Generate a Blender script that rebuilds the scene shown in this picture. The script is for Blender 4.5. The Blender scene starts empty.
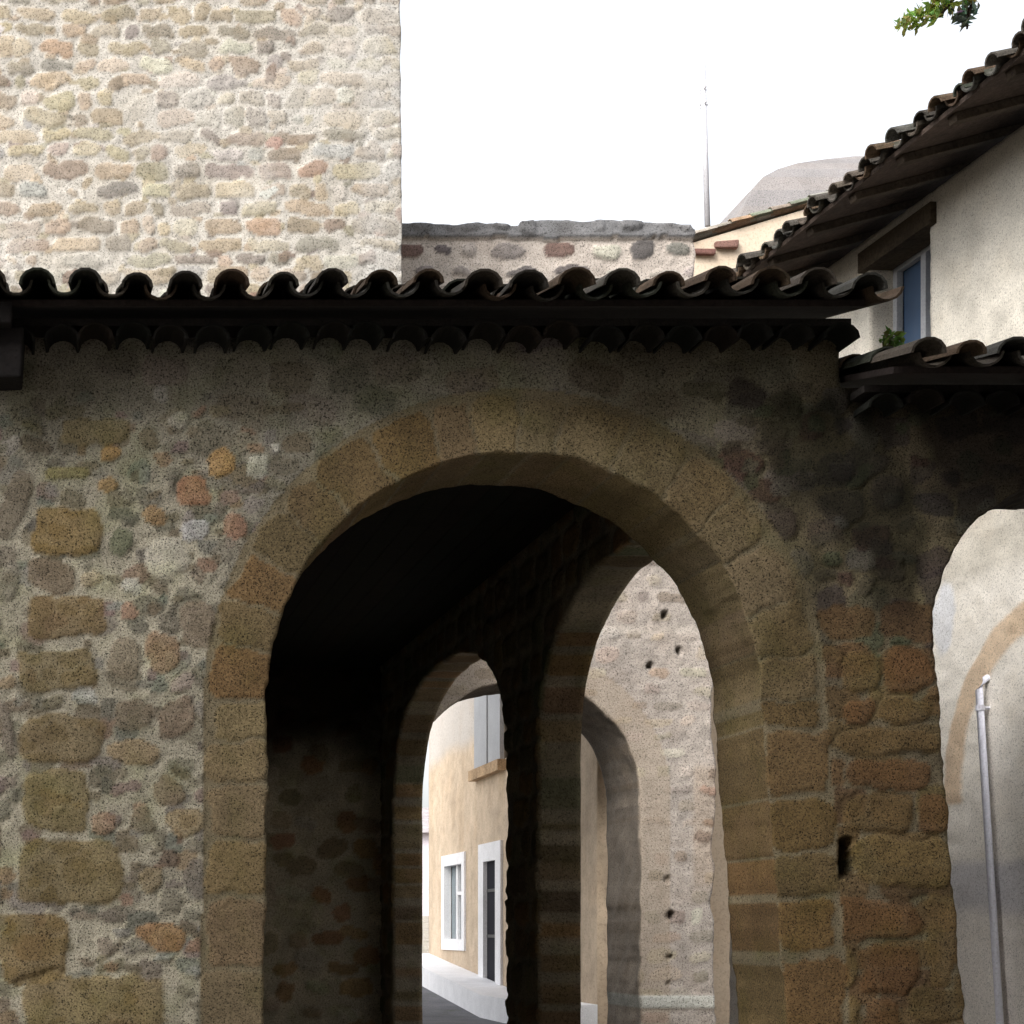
import bpy, math, random
import numpy as np
from mathutils import Vector, Matrix

R = math.radians
random.seed(7)
rng = np.random.default_rng(11)
scene = bpy.context.scene
COL = scene.collection

# ------------------------------------------------------------------ camera constants
F, CX, CY, EYE = 1700.0, 60.0, 930.0, 1.6
def at(px, py, Y):
    return ((px - CX) * Y / F, Y, EYE + (CY - py) * Y / F)

# ------------------------------------------------------------------ numpy noise
_T = rng.random((16, 256, 256))
def vnoise(x, y, seed=0):
    t = _T[seed % 16]
    x = np.asarray(x, float) + 37.7 * seed; y = np.asarray(y, float) + 11.3 * seed
    xi = np.floor(x).astype(int); yi = np.floor(y).astype(int)
    fx = x - xi; fy = y - yi
    fx = fx * fx * (3 - 2 * fx); fy = fy * fy * (3 - 2 * fy)
    a = t[xi & 255, yi & 255]; b = t[(xi + 1) & 255, yi & 255]
    c = t[xi & 255, (yi + 1) & 255]; d = t[(xi + 1) & 255, (yi + 1) & 255]
    return a + (b - a) * fx + (c - a) * fy + (a - b - c + d) * fx * fy
def fbm(x, y, seed=0, oct=3):
    s = 0; a = 0.5; n = 0
    for i in range(oct):
        s = s + a * vnoise(np.asarray(x) * 2 ** i, np.asarray(y) * 2 ** i, seed + i); n += a; a *= 0.5
    return s / n * 2 - 1
def sstep(a, b, x):
    t = np.clip((x - a) / (b - a), 0, 1)
    return t * t * (3 - 2 * t)

# ------------------------------------------------------------------ object helpers
def empty(name, loc, label, cat, group=None):
    o = bpy.data.objects.new(name, None); COL.objects.link(o)
    o.location = loc; o.empty_display_size = 0.3
    tag(o, label, cat, group)
    return o
def tag(o, label=None, cat=None, group=None, kind=None):
    if label: o['label'] = label
    if cat: o['category'] = cat
    if group: o['group'] = group
    if kind: o['kind'] = kind
    return o
def wloc(o):
    v = Vector((0, 0, 0))
    while o is not None:
        v += Vector(o.location) if o.type == 'EMPTY' else Vector((0, 0, 0)); o = o.parent
    return v
def link(name, me, mat, parent=None):
    o = bpy.data.objects.new(name, me); COL.objects.link(o)
    if mat is not None:
        me.materials.append(mat)
    if parent is not None:
        o.parent = parent
        o.matrix_parent_inverse = Matrix.Translation(-wloc(parent)) if parent.type == 'EMPTY' else Matrix.Identity(4)
    return o
def np_mesh(name, V, Q, C=None, smooth=True):
    V = np.asarray(V, dtype=np.float32); Q = np.asarray(Q, dtype=np.int32)
    me = bpy.data.meshes.new(name)
    me.vertices.add(len(V)); me.vertices.foreach_set('co', V.ravel())
    n = Q.shape[1]
    me.loops.add(Q.size); me.loops.foreach_set('vertex_index', Q.ravel())
    me.polygons.add(len(Q)); me.polygons.foreach_set('loop_start', np.arange(0, Q.size, n, dtype=np.int32))
    me.update(calc_edges=True)
    me.polygons.foreach_set('use_smooth', np.full(len(Q), smooth, dtype=bool))
    if C is not None:
        at_ = me.attributes.new('Col', 'FLOAT_COLOR', 'POINT')
        c4 = np.ones((len(V), 4), dtype=np.float32); c4[:, :3] = C
        at_.data.foreach_set('color', c4.ravel())
    me.validate(); me.update()
    return me

class MB:
    """collects boxes, tubes and sheets into one mesh"""
    def __init__(s): s.v = []; s.f = []; s.c = []; s.col = (1, 1, 1)
    def add(s, vs, fs):
        b = len(s.v); s.v += [tuple(v) for v in vs]; s.f += [tuple(i + b for i in f) for f in fs]
        s.c += [s.col] * len(vs)
    def box(s, x0, x1, y0, y1, z0, z1, M=None, jit=0):
        vs = [Vector((x, y, z)) for z in (z0, z1) for y in (y0, y1) for x in (x0, x1)]
        if jit: vs = [v + Vector((random.uniform(-jit, jit), random.uniform(-jit, jit), random.uniform(-jit, jit))) for v in vs]
        if M is not None: vs = [M @ v for v in vs]
        s.add(vs, [(0, 2, 3, 1), (4, 5, 7, 6), (0, 1, 5, 4), (2, 6, 7, 3), (0, 4, 6, 2), (1, 3, 7, 5)])
    def tube(s, pts, rad, n=10, cap=True):
        pts = [Vector(p) for p in pts]
        rads = rad if isinstance(rad, (list, tuple)) else [rad] * len(pts)
        rings = []
        for i, p in enumerate(pts):
            d = (pts[min(i + 1, len(pts) - 1)] - pts[max(i - 1, 0)]).normalized()
            a = Vector((0, 0, 1)) if abs(d.z) < 0.9 else Vector((1, 0, 0))
            u = d.cross(a).normalized(); w = d.cross(u).normalized()
            rings.append([p + (u * math.cos(2 * math.pi * k / n) + w * math.sin(2 * math.pi * k / n)) * rads[i] for k in range(n)])
        vs = [v for r in rings for v in r]; fs = []
        for i in range(len(rings) - 1):
            for k in range(n):
                fs.append((i * n + k, i * n + (k + 1) % n, (i + 1) * n + (k + 1) % n, (i + 1) * n + k))
        if cap:
            fs.append(tuple(reversed(range(n)))); fs.append(tuple((len(rings) - 1) * n + k for k in range(n)))
        s.add(vs, fs)
    def build(s, name, mat, parent=None, smooth=False, bevel=0):
        me = bpy.data.meshes.new(name); me.from_pydata(s.v, [], s.f); me.update()
        a = me.attributes.new('Col', 'FLOAT_COLOR', 'POINT')
        c4 = np.ones((len(s.v), 4), dtype=np.float32); c4[:, :3] = np.array(s.c, dtype=np.float32)
        a.data.foreach_set('color', c4.ravel())
        if smooth: me.polygons.foreach_set('use_smooth', [True] * len(me.polygons))
        o = link(name, me, mat, parent)
        if bevel:
            m = o.modifiers.new('bevel', 'BEVEL'); m.width = bevel; m.segments = 2; m.limit_method = 'ANGLE'
        return o

# ------------------------------------------------------------------ materials
def new_mat(name):
    m = bpy.data.materials.new(name); m.use_nodes = True
    nt = m.node_tree; b = nt.nodes['Principled BSDF']
    return m, nt, b
def node(nt, t, **kw):
    n = nt.nodes.new(t)
    for k, v in kw.items():
        if k in n.inputs: n.inputs[k].default_value = v
        else: setattr(n, k, v)
    return n
def grain_mat(name, base=None, scale=60.0, var=0.35, speck=0.5, speck_scale=None, bump=0.4, bump_d=0.01, rough=0.92, big=1.2, bigvar=0.25, tint=(0.85, 0.9, 0.75)):
    """mineral surface: attribute or fixed colour, broad weathering, fine grain, dark pits and bump"""
    m, nt, b = new_mat(name); L = nt.links
    tc = node(nt, 'ShaderNodeTexCoord')
    if base is None:
        src = node(nt, 'ShaderNodeAttribute'); src.attribute_name = 'Col'; csock = src.outputs['Color']
    else:
        src = node(nt, 'ShaderNodeRGB'); src.outputs[0].default_value = (*base, 1); csock = src.outputs[0]
    # broad weathering
    n1 = node(nt, 'ShaderNodeTexNoise', Scale=big, Detail=5.0, Roughness=0.65); L.new(tc.outputs['Object'], n1.inputs['Vector'])
    r1 = node(nt, 'ShaderNodeMapRange'); r1.inputs['From Min'].default_value = 0.3; r1.inputs['From Max'].default_value = 0.7
    r1.inputs['To Min'].default_value = 1 - bigvar; r1.inputs['To Max'].default_value = 1 + bigvar; L.new(n1.outputs['Fac'], r1.inputs['Value'])
    # fine grain
    n2 = node(nt, 'ShaderNodeTexNoise', Scale=scale, Detail=4.0, Roughness=0.8); L.new(tc.outputs['Object'], n2.inputs['Vector'])
    r2 = node(nt, 'ShaderNodeMapRange'); r2.inputs['From Min'].default_value = 0.3; r2.inputs['From Max'].default_value = 0.7
    r2.inputs['To Min'].default_value = 1 - var; r2.inputs['To Max'].default_value = 1 + var; L.new(n2.outputs['Fac'], r2.inputs['Value'])
    # dark pits
    n3 = node(nt, 'ShaderNodeTexNoise', Scale=speck_scale or scale * 1.5, Detail=2.0, Roughness=0.6); L.new(tc.outputs['Object'], n3.inputs['Vector'])
    r3 = node(nt, 'ShaderNodeMapRange'); r3.inputs['From Min'].default_value = 0.36; r3.inputs['From Max'].default_value = 0.45
    r3.inputs['To Min'].default_value = 1 - speck; r3.inputs['To Max'].default_value = 1.0; L.new(n3.outputs['Fac'], r3.inputs['Value'])
    m1 = node(nt, 'ShaderNodeMath', operation='MULTIPLY'); L.new(r1.outputs[0], m1.inputs[0]); L.new(r2.outputs[0], m1.inputs[1])
    m2 = node(nt, 'ShaderNodeMath', operation='MULTIPLY'); L.new(m1.outputs[0], m2.inputs[0]); L.new(r3.outputs[0], m2.inputs[1])
    vm = node(nt, 'ShaderNodeVectorMath', operation='SCALE'); L.new(csock, vm.inputs[0]); L.new(m2.outputs[0], vm.inputs['Scale'])
    # patchy tint
    n4 = node(nt, 'ShaderNodeTexNoise', Scale=big * 3.1, Detail=3.0); L.new(tc.outputs['Object'], n4.inputs['Vector'])
    r4 = node(nt, 'ShaderNodeMapRange'); r4.inputs['From Min'].default_value = 0.5; r4.inputs['From Max'].default_value = 0.75; L.new(n4.outputs['Fac'], r4.inputs['Value'])
    mx = node(nt, 'ShaderNodeMix'); mx.data_type = 'RGBA'; mx.blend_type = 'MULTIPLY'
    L.new(r4.outputs[0], mx.inputs['Factor']); L.new(vm.outputs[0], mx.inputs[6]); mx.inputs[7].default_value = (*tint, 1)
    L.new(mx.outputs[2], b.inputs['Base Color'])
    b.inputs['Roughness'].default_value = rough; b.inputs['Specular IOR Level'].default_value = 0.2
    bp = node(nt, 'ShaderNodeBump'); bp.inputs['Strength'].default_value = bump; bp.inputs['Distance'].default_value = bump_d
    L.new(m2.outputs[0], bp.inputs['Height']); L.new(bp.outputs[0], b.inputs['Normal'])
    return m
def plain(name, col, rough=0.6, metal=0.0, spec=0.4, scale=40, var=0.12):
    m = grain_mat(name, col, scale=scale, var=var, speck=0.15, bump=0.15, bump_d=0.002, rough=rough, big=2, bigvar=0.1, tint=(.95, .95, .95))
    b = m.node_tree.nodes['Principled BSDF']; b.inputs['Metallic'].default_value = metal; b.inputs['Specular IOR Level'].default_value = spec
    return m

M_STONE = grain_mat('weathered_stone', None, scale=80, var=0.45, speck=0.82, speck_scale=115, bump=0.8, bump_d=0.010)
M_STONE_IN = grain_mat('interior_stone', None, scale=40, var=0.35, speck=0.5, bump=0.5, bump_d=0.01)
M_TOWER = grain_mat('tower_stone', None, scale=32, var=0.25, speck=0.5, speck_scale=48, bump=0.5, bump_d=0.012, big=0.7, bigvar=0.1, tint=(.93, .9, .85))
M_GATE = grain_mat('gate_stone', None, scale=34, var=0.28, speck=0.6, speck_scale=50, bump=0.5, bump_d=0.012, big=0.6, bigvar=0.15, tint=(.93, .9, .88))
M_PLASTER = grain_mat('house_plaster', None, scale=55, var=0.16, speck=0.42, speck_scale=95, bump=0.35, bump_d=0.006, big=0.8, bigvar=0.08, tint=(.95, .93, .9))
M_FARPL = grain_mat('street_plaster', None, scale=18, var=0.12, speck=0.2, bump=0.2, bump_d=0.006, big=0.5, bigvar=0.06, tint=(.96, .93, .9))
M_TILE = grain_mat('clay_tile', None, scale=60, var=0.4, speck=0.5, bump=0.5, bump_d=0.004, big=3, bigvar=0.3, tint=(.75, .8, .7))
M_WOOD = grain_mat('old_timber', None, scale=30, var=0.4, speck=0.3, bump=0.5, bump_d=0.006, big=2, bigvar=0.3, tint=(.7, .7, .7))
M_WHITE = plain('white_paint', (.72, .72, .74))
M_PIPE = plain('pale_zinc', (.84, .85, .97), rough=0.5)
M_IRON = plain('dark_iron', (.05, .05, .05), rough=0.5)
M_MAST = plain('pale_mast', (.42, .42, .45))
M_GREY = plain('grey_paint', (.33, .34, .36))
M_DARKGL = plain('dark_door_paint', (.02, .02, .026), rough=0.85, spec=0.1)
M_GROUND = grain_mat('cobbled_ground', (.32, .29, .25), scale=14, var=0.35, speck=0.4, bump=0.6, bump_d=0.02)
M_ROAD = grain_mat('asphalt', (.13, .13, .14), scale=30, var=0.3, speck=0.3, bump=0.4, bump_d=0.005)
M_BARK = grain_mat('bark', (.09, .07, .05), scale=40, var=0.4, speck=0.4, bump=0.7, bump_d=0.01)
def glass_mat(name, col, rough=0.12):
    m, nt, b = new_mat(name)
    n = node(nt, 'ShaderNodeTexNoise', Scale=2.5); tc = node(nt, 'ShaderNodeTexCoord'); nt.links.new(tc.outputs['Object'], n.inputs['Vector'])
    r = node(nt, 'ShaderNodeMix'); r.data_type = 'RGBA'; nt.links.new(n.outputs['Fac'], r.inputs['Factor'])
    r.inputs[6].default_value = (*[c * .6 for c in col], 1); r.inputs[7].default_value = (*[c * 1.4 for c in col], 1)
    nt.links.new(r.outputs[2], b.inputs['Base Color'])
    b.inputs['Roughness'].default_value = rough; b.inputs['Specular IOR Level'].default_value = 0.6
    return m
M_BLUE = glass_mat('bluish_pane', (.05, .085, .15), .25)
M_PANE = glass_mat('street_pane', (.10, .14, .16), .1)
def leaf_mat(name):
    m, nt, b = new_mat(name)
    a = node(nt, 'ShaderNodeAttribute'); a.attribute_name = 'Col'
    nt.links.new(a.outputs['Color'], b.inputs['Base Color'])
    b.inputs['Roughness'].default_value = 0.55; b.inputs['Specular IOR Level'].default_value = 0.3
    tr = node(nt, 'ShaderNodeBsdfTranslucent'); nt.links.new(a.outputs['Color'], tr.inputs['Color'])
    mx = node(nt, 'ShaderNodeMixShader'); mx.inputs[0].default_value = 0.62
    out = nt.nodes['Material Output']
    nt.links.new(b.outputs[0], mx.inputs[1]); nt.links.new(tr.outputs[0], mx.inputs[2]); nt.links.new(mx.outputs[0], out.inputs['Surface'])
    return m
M_LEAF = leaf_mat('foliage')

# ------------------------------------------------------------------ stone painter
class Paint:
    def __init__(s, u, v, mortar, mh=0.006, seed=0, warp=0.02, wf=9.0):
        s.u0, s.v0 = u, v
        s.u = u + warp * fbm(u * wf, v * wf, seed, 2); s.v = v + warp * fbm(u * wf, v * wf, seed + 3, 2)
        k = 1 + 0.22 * fbm(u * 6, v * 6, seed + 5, 3)
        s.c = np.array(mortar)[None, :] * k[:, None]
        s.h = mh * fbm(u * 14, v * 14, seed + 2, 3)
        s.seed = seed; s.wf = wf; s.edge = 1.0; s.hk = 1.0; s.fine = 1.0
    def stone(s, cu, cv, hu, hv, col, hgt=0.014, p=3.5, rot=0.0, clear=0.0, soft=0.22, u=None, v=None, edge=None):
        U = s.u if u is None else u; V = s.v if v is None else v
        edge = s.edge if edge is None else edge; hgt = hgt * s.hk
        m = 1.4
        rr = max(hu, hv) * m if rot else None
        if rot:
            idx = np.nonzero((np.abs(U - cu) < rr) & (np.abs(V - cv) < rr))[0]
        else:
            idx = np.nonzero((np.abs(U - cu) < hu * m) & (np.abs(V - cv) < hv * m))[0]
        if len(idx) == 0: return
        du = U[idx] - cu; dv = V[idx] - cv
        if rot:
            c_, s_ = math.cos(rot), math.sin(rot); du, dv = du * c_ + dv * s_, -du * s_ + dv * c_
        d = (np.abs(du / hu) ** p + np.abs(dv / hv) ** p) ** (1 / p)
        d = d * (1 + .11 * fbm(s.u0[idx] * s.wf * 1.6 + cu * 7, s.v0[idx] * s.wf * 1.6 + cv * 5, s.seed + 6, 3))
        if clear:
            k = d < 1 + clear
            s.h[idx[k]] = np.minimum(s.h[idx[k]], 0.0)
        t = 1 - sstep(1 - soft, 1.0, d)
        k = t > 0
        i = idx[k]; t = t[k]
        top = hgt * t * (1 + 0.5 * fbm(s.u0[i] * 13, s.v0[i] * 13, s.seed + 7, 3)) + .0035 * t * fbm(s.u0[i] * 36, s.v0[i] * 36, s.seed + 11, 3) * s.fine
        a = sstep(0.0, 0.45, t)[:, None] * edge
        sh = 1 + 0.22 * fbm(s.u0[i] * 8, s.v0[i] * 8, s.seed + 9, 3)
        s.c[i] = s.c[i] * (1 - a) + np.array(col)[None, :] * sh[:, None] * a
        s.h[i] = np.maximum(s.h[i] * (1 - a[:, 0]), top)
    def tintmul(s, w, col):
        s.c *= (1 - w[:, None]) + w[:, None] * np.array(col)[None, :]
def pick(pal):
    w = [p[0] for p in pal]; c = random.choices(pal, w)[0][1]; k = random.uniform(.82, 1.18)
    return tuple(x * k * random.uniform(.95, 1.05) for x in c)
def rubble(P, u0, u1, v0, v1, su, sv, pal, fill=0.9, hgt=0.014, ok=None, p=(2.2, 3.5), size=(.5, 1.05), rot=.4):
    v = v0; r = 0
    while v < v1:
        u = u0 + (r % 2) * su * .5
        while u < u1:
            cu = u + random.uniform(-.3, .3) * su; cv = v + random.uniform(-.3, .3) * sv
            if random.random() < fill and (ok is None or ok(cu, cv)):
                hu = su * .5 * random.uniform(*size); hv = sv * .5 * random.uniform(*size)
                P.stone(cu, cv, hu, hv, pick(pal), hgt * random.uniform(.5, 1.2), random.uniform(*p), random.uniform(-rot, rot), soft=.2)
            u += su
        v += sv; r += 1
def courses(P, u0, u1, v0, v1, hrow, wst, gap, pal, hgt=0.015, ok=None, skip=.05, p=(3, 6), jit=.02, shrink=0.0):
    v = v0
    while v < v1:
        rh = random.uniform(*hrow); u = u0 - random.uniform(0, .3)
        while u < u1:
            w = random.uniform(*wst)
            cu, cv = u + w / 2, v + rh / 2
            if random.random() > skip and (ok is None or ok(cu, cv)):
                k = 1 - random.uniform(0, shrink); k2 = 1 - random.uniform(0, shrink)
                P.stone(cu + random.uniform(-jit, jit), cv + random.uniform(-jit, jit), max(.03, w / 2 * k - gap), max(.03, rh / 2 * k2 - gap), pick(pal), hgt * random.uniform(.6, 1.3), random.uniform(*p), random.uniform(-.04, .04))
            u += w
        v += rh

# ------------------------------------------------------------------ displaced wall slab with openings
def wall_panel(origin, U, N, u0, u1, v0, v1, res, thick, solid, paint, mat, parent, name, groups=None, rim_res=None, rim_disp=0.012, back=True, rim_mul=1.0):
    """solid(u,v) > 0 where there is wall. paint(u,v)->h,col. groups(u,v)->int per face, 0 = the wall itself; list of part names"""
    nu = int(round((u1 - u0) / res)) + 1; nv = int(round((v1 - v0) / res)) + 1
    uu, vv = np.meshgrid(np.linspace(u0, u1, nu), np.linspace(v0, v1, nv), indexing='ij')
    u = uu.ravel().copy(); v = vv.ravel().copy()
    I = np.arange(nu * nv).reshape(nu, nv)
    Q = np.stack([I[:-1, :-1], I[1:, :-1], I[1:, 1:], I[:-1, 1:]], -1).reshape(-1, 4)
    s = solid(u, v)
    Q = Q[(s[Q] > -0.6 * res).all(1) & (s[Q].mean(1) > -0.1 * res)]
    used = np.unique(Q); remap = -np.ones(nu * nv, int); remap[used] = np.arange(len(used))
    u = u[used]; v = v[used]; Q = remap[Q]
    orig_edge = (np.abs(u - u0) < 1e-6) | (np.abs(u - u1) < 1e-6) | (np.abs(v - v0) < 1e-6) | (np.abs(v - v1) < 1e-6)
    E = np.concatenate([Q[:, [0, 1]], Q[:, [1, 2]], Q[:, [2, 3]], Q[:, [3, 0]]]); Ef = np.tile(np.arange(len(Q)), 4)
    key = np.sort(E, 1); key = key[:, 0].astype(np.int64) * len(u) + key[:, 1]
    _, inv, cnt = np.unique(key, return_inverse=True, return_counts=True)
    be = cnt[inv] == 1; BE = E[be]; BF = Ef[be]
    bv = np.zeros(len(u), bool); bv[BE.ravel()] = True
    fix = (bv & ~orig_edge) | (solid(u, v) < 0)
    e = 1e-3
    for _ in range(6):
        uf, vf = u[fix], v[fix]; sf = solid(uf, vf)
        gu = (solid(uf + e, vf) - sf) / e; gv = (solid(uf, vf + e) - sf) / e
        g2 = np.maximum(gu * gu + gv * gv, .2)
        st = np.clip(sf / g2, -res, res)
        u[fix] = uf - st * gu; v[fix] = vf - st * gv
    h, c = paint(u, v)
    U3 = np.array(U, float); N3 = np.array(N, float); O = np.array(origin, float); Z3 = np.array((0, 0, 1.0))
    V = O + u[:, None] * U3 + v[:, None] * Z3 + h[:, None] * N3
    if np.dot(np.cross(U3, Z3), N3) < 0: Q = Q[:, ::-1]; BE = BE[:, ::-1]
    gq = np.zeros(len(Q), int) if groups is None else groups(u[Q].mean(1), v[Q].mean(1))
    allV = [V]; allC = [c]; allQ = [Q]; allG = [gq]; n = len(V)
    # rim: boundary vertices swept back through the thickness
    bvi = np.unique(BE); loc = -np.ones(len(u), int); loc[bvi] = np.arange(len(bvi))
    ub, vb = u[bvi], v[bvi]
    sb = solid(ub, vb); gu = (solid(ub + e, vb) - sb) / e; gv = (solid(ub, vb + e) - sb) / e
    gl = np.maximum(np.hypot(gu, gv), 1e-6); gu /= gl; gv /= gl
    outer = orig_edge[bvi]; gu[outer] = 0; gv[outer] = 0
    steps = max(1, int(round(thick / (rim_res or res * 1.5))))
    hin, cin = paint(ub + gu * .09, vb + gv * .09)
    prev = bvi
    bg = gq[BF]
    for k in range(1, steps + 1):
        d = thick * k / steps
        per = np.arctan2(gv, gu)
        nz = fbm(ub * 5 + gu * 2 + d * 4.5, vb * 5 + d * 3.1, 4, 3)
        fade = 1.0 if k < steps else 0.0
        off = rim_disp * nz * fade - (np.maximum(hin, 0) * .35) * fade
        vu = ub + gu * off; vz = vb + gv * off
        hh = h[bvi] * max(0, 1 - k / 2)
        pos = O + vu[:, None] * U3 + vz[:, None] * Z3 + (hh - d)[:, None] * N3
        jn = 1 + .25 * fbm(ub * 3 + d * 3, vb * 3 - d * 2, 6, 3)
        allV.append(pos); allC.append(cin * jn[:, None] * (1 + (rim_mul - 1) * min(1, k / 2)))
        cur = np.full(len(u), -1); cur[bvi] = n + np.arange(len(bvi))
        a, b = BE[:, 0], BE[:, 1]
        pa, pb = (a, b) if k == 1 else (pm[a], pm[b])
        allQ.append(np.stack([pb, pa, cur[a], cur[b]], -1)); allG.append(bg)
        pm = cur; n += len(bvi)
    if back:
        Vb = O + u[:, None] * U3 + v[:, None] * Z3 - thick * N3
        Vb = Vb - 0.0 * N3
        m = np.arange(len(u)) + n
        m[bvi] = pm[bvi]
        allV.append(Vb); allC.append(c); allQ.append(m[Q][:, ::-1]); allG.append(gq)
    V = np.concatenate(allV); C = np.concatenate(allC); Q = np.concatenate(allQ); G = np.concatenate(allG)
    out = []
    names = name if isinstance(name, (list, tuple)) else [name]
    for gi, nm in enumerate(names):
        q = Q[G == gi]
        if len(q) == 0: continue
        us = np.unique(q); rm = -np.ones(len(V), int); rm[us] = np.arange(len(us))
        out.append(link(nm, np_mesh(nm, V[us], rm[q], np.clip(C[us], .004, .9)), mat, parent))
    return out

# ------------------------------------------------------------------ canal tile roof
TK = [0.26]
def lichen():
    return tuple(TK[0] * q for q in random.choice([(.20, .135, .095), (.17, .14, .115), (.155, .15, .135), (.22, .15, .10), (.13, .115, .10), (.20, .18, .155), (.12, .13, .10)]))
def tile(mb, p, ax, up, side, L, r0, r1, convex=True, th=.014, n=7):
    """one half-round tile: p lower end, ax along the slope"""
    vs = []; sg = 1 if convex else -1
    k = random.uniform(.8, 1.2); c = lichen(); mb.col = tuple(x * k for x in c)
    for (t, r) in ((0, r0), (L, r1)):
        for rr in (r, r - th):
            for i in range(n + 1):
                a = math.pi * i / n
                vs.append(p + ax * t + side * (rr * math.cos(a)) + up * (sg * rr * math.sin(a) * .85))
    m = n + 1; fs = []
    for i in range(n):
        fs.append((i, i + 1, 2 * m + i + 1, 2 * m + i))               # outside
        fs.append((m + i, 3 * m + i, 3 * m + i + 1, m + i + 1))       # inside
        fs.append((i, m + i, m + i + 1, i + 1))                       # lower mouth
        fs.append((2 * m + i, 2 * m + i + 1, 3 * m + i + 1, 3 * m + i))
    fs.append((0, 2 * m, 3 * m, m)); fs.append((n, m + n, 3 * m + n, 2 * m + n))
    mb.add(vs, fs)
def tile_roof(e0, along, length, slope, rows, spacing=.262, step=.36, jit=.022, kr=1.0):
    mb = MB(); e0 = Vector(e0); A = Vector(along).normalized(); S = Vector(slope).normalized(); Nn = A.cross(S).normalized()
    if Nn.z < 0: Nn = -Nn
    nc = int(length / spacing)
    for i in range(nc + 1):
        sag = .012 * math.sin(i * .9) + random.uniform(-.008, .008)
        for j in range(rows):
            o = e0 + A * (i * spacing + random.uniform(-jit, jit)) + S * (j * step + random.uniform(-.05, .05) * (1 if j == 0 else .4)) + Nn * (.055 + sag + random.uniform(-.006, .006))
            ax = (S + Nn * -.03 + A * random.uniform(-.03, .03)).normalized()
            if j == 0 and random.random() < .25: o = o - S * random.uniform(.02, .06); ax = (ax + A * random.uniform(-.08, .08)).normalized()
            tile(mb, o, ax, Nn, A, .46, .098 * kr * random.uniform(.82, 1.12), .075 * kr)
            o2 = e0 + A * ((i + .5) * spacing) + S * (j * step + .05 + random.uniform(-.02, .02)) + Nn * (.075 + sag)
            tile(mb, o2, (S + Nn * -.03).normalized(), Nn, A, .46, .092 * kr, .078 * kr, convex=False)
    return mb
def slab(e0, along, length, slope, run, th, mb=None, down=0.0):
    mb = mb or MB(); e0 = Vector(e0); A = Vector(along).normalized(); S = Vector(slope).normalized(); Nn = A.cross(S).normalized()
    if Nn.z < 0: Nn = -Nn
    vs = []
    for t in (-th - down, -down):
        for s_ in (0, run):
            for a in (0, length):
                vs.append(e0 + A * a + S * s_ + Nn * t)
    mb.add(vs, [(0, 2, 3, 1), (4, 5, 7, 6), (0, 1, 5, 4), (2, 6, 7, 3), (0, 4, 6, 2), (1, 3, 7, 5)])
    return mb

# ================================================================== SETTING
def ground_z(y):
    return max(0.0, min(y - 31, 30)) * 0.07
mb = MB(); xs = [-300, -40, -10, 4, 8, 15, 40, 300]; ys = [-300, -60, -5, 10, 22, 31, 36, 42, 50, 61, 120, 400]
for i in range(len(xs) - 1):
    for j in range(len(ys) - 1):
        q = [(xs[i], ys[j]), (xs[i + 1], ys[j]), (xs[i + 1], ys[j + 1]), (xs[i], ys[j + 1])]
        mb.add([(x, y, ground_z(y)) for x, y in q], [(0, 1, 2, 3)])
tag(mb.build('ground', M_GROUND), kind='structure')
mb = MB()
for y0, y1 in ((25.8, 31), (31, 36), (36, 42), (42, 50), (50, 61)):
    mb.add([(4.6, y0, ground_z(y0) + .004), (8.9, y0, ground_z(y0) + .004), (8.9 + .02 * (y1 - 26), y1, ground_z(y1) + .004), (4.6, y1, ground_z(y1) + .004)], [(0, 1, 2, 3)])
tag(mb.build('road', M_ROAD), kind='structure')

mb = MB(); mb.col = (.46, .43, .38)  # unseen pale paving added to bounce light onto the alley wall
for j in range(24):
    for i in range(6):
        x = 4.45 + i * .37; y = 9.0 + j * .36; k = random.uniform(.8, 1.15); mb.col = (.46 * k, .43 * k, .38 * k)
        mb.box(x + .008, x + .362, y + .008, y + .352, -.05, .012 + random.uniform(0, .008))
tag(mb.build('bounce_paving', M_GATE), kind='structure')

# ================================================================== MARKET HALL
YF = 9.6; PM = F / YF
def sx(px): return (px - CX) / PM
def sz(py): return EYE + (CY - py) / PM
hall = empty('market_hall', (0.5, 9.6, 0), 'old rubble stone market hall in shade with round arch and canal tile eaves', 'market hall')

AC, AZ, AR = sx(515), sz(700), 248 / PM              # main arch
BC, BZ, BR = sx(1084), sz(628), 151 / PM             # arch over the alley
def arch_sd(u, v, c, z, r, lean_l, lean_r):
    dn = np.maximum(z - v, 0)
    low = np.maximum((c - r - lean_l * dn) - u, u - (c + r + lean_r * dn))
    hi = np.hypot(u - c, v - z) - r
    return np.where(v > z, hi, low)
WING_X, WING_TOP, HALL_TOP = 4.40, 4.66, 4.98
def solid_front(u, v):
    a = arch_sd(u, v, AC, AZ, AR, .01, .072); b = arch_sd(u, v, BC, BZ, BR, -.075, 0.0)
    w = .016 * fbm(u * 5, v * 5, 2, 3) + .010 * fbm(u * 14, v * 14, 5, 2)
    top = np.maximum(WING_TOP - v, np.minimum(HALL_TOP - v, WING_X - u))
    return np.minimum(np.minimum(a, b) + w, top)
RINGW = 58 / PM
BROWN = (.26, .19, .105); BROWN2 = (.215, .15, .08); MORT = (.275, .255, .205)
PAL_L = [(5, (.23, .205, .155)), (4, (.21, .175, .12)), (2, (.27, .25, .21)), (.7, (.28, .185, .13)), (.6, (.29, .21, .12)), (2, (.18, .165, .135)), (.8, (.34, .325, .29)), (1, (.195, .21, .17)), (.7, (.27, .20, .18))]
PAL_U = [(5, (.22, .20, .16)), (4, (.20, .175, .135)), (2, (.24, .225, .19)), (2, (.185, .165, .155))]
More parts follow.
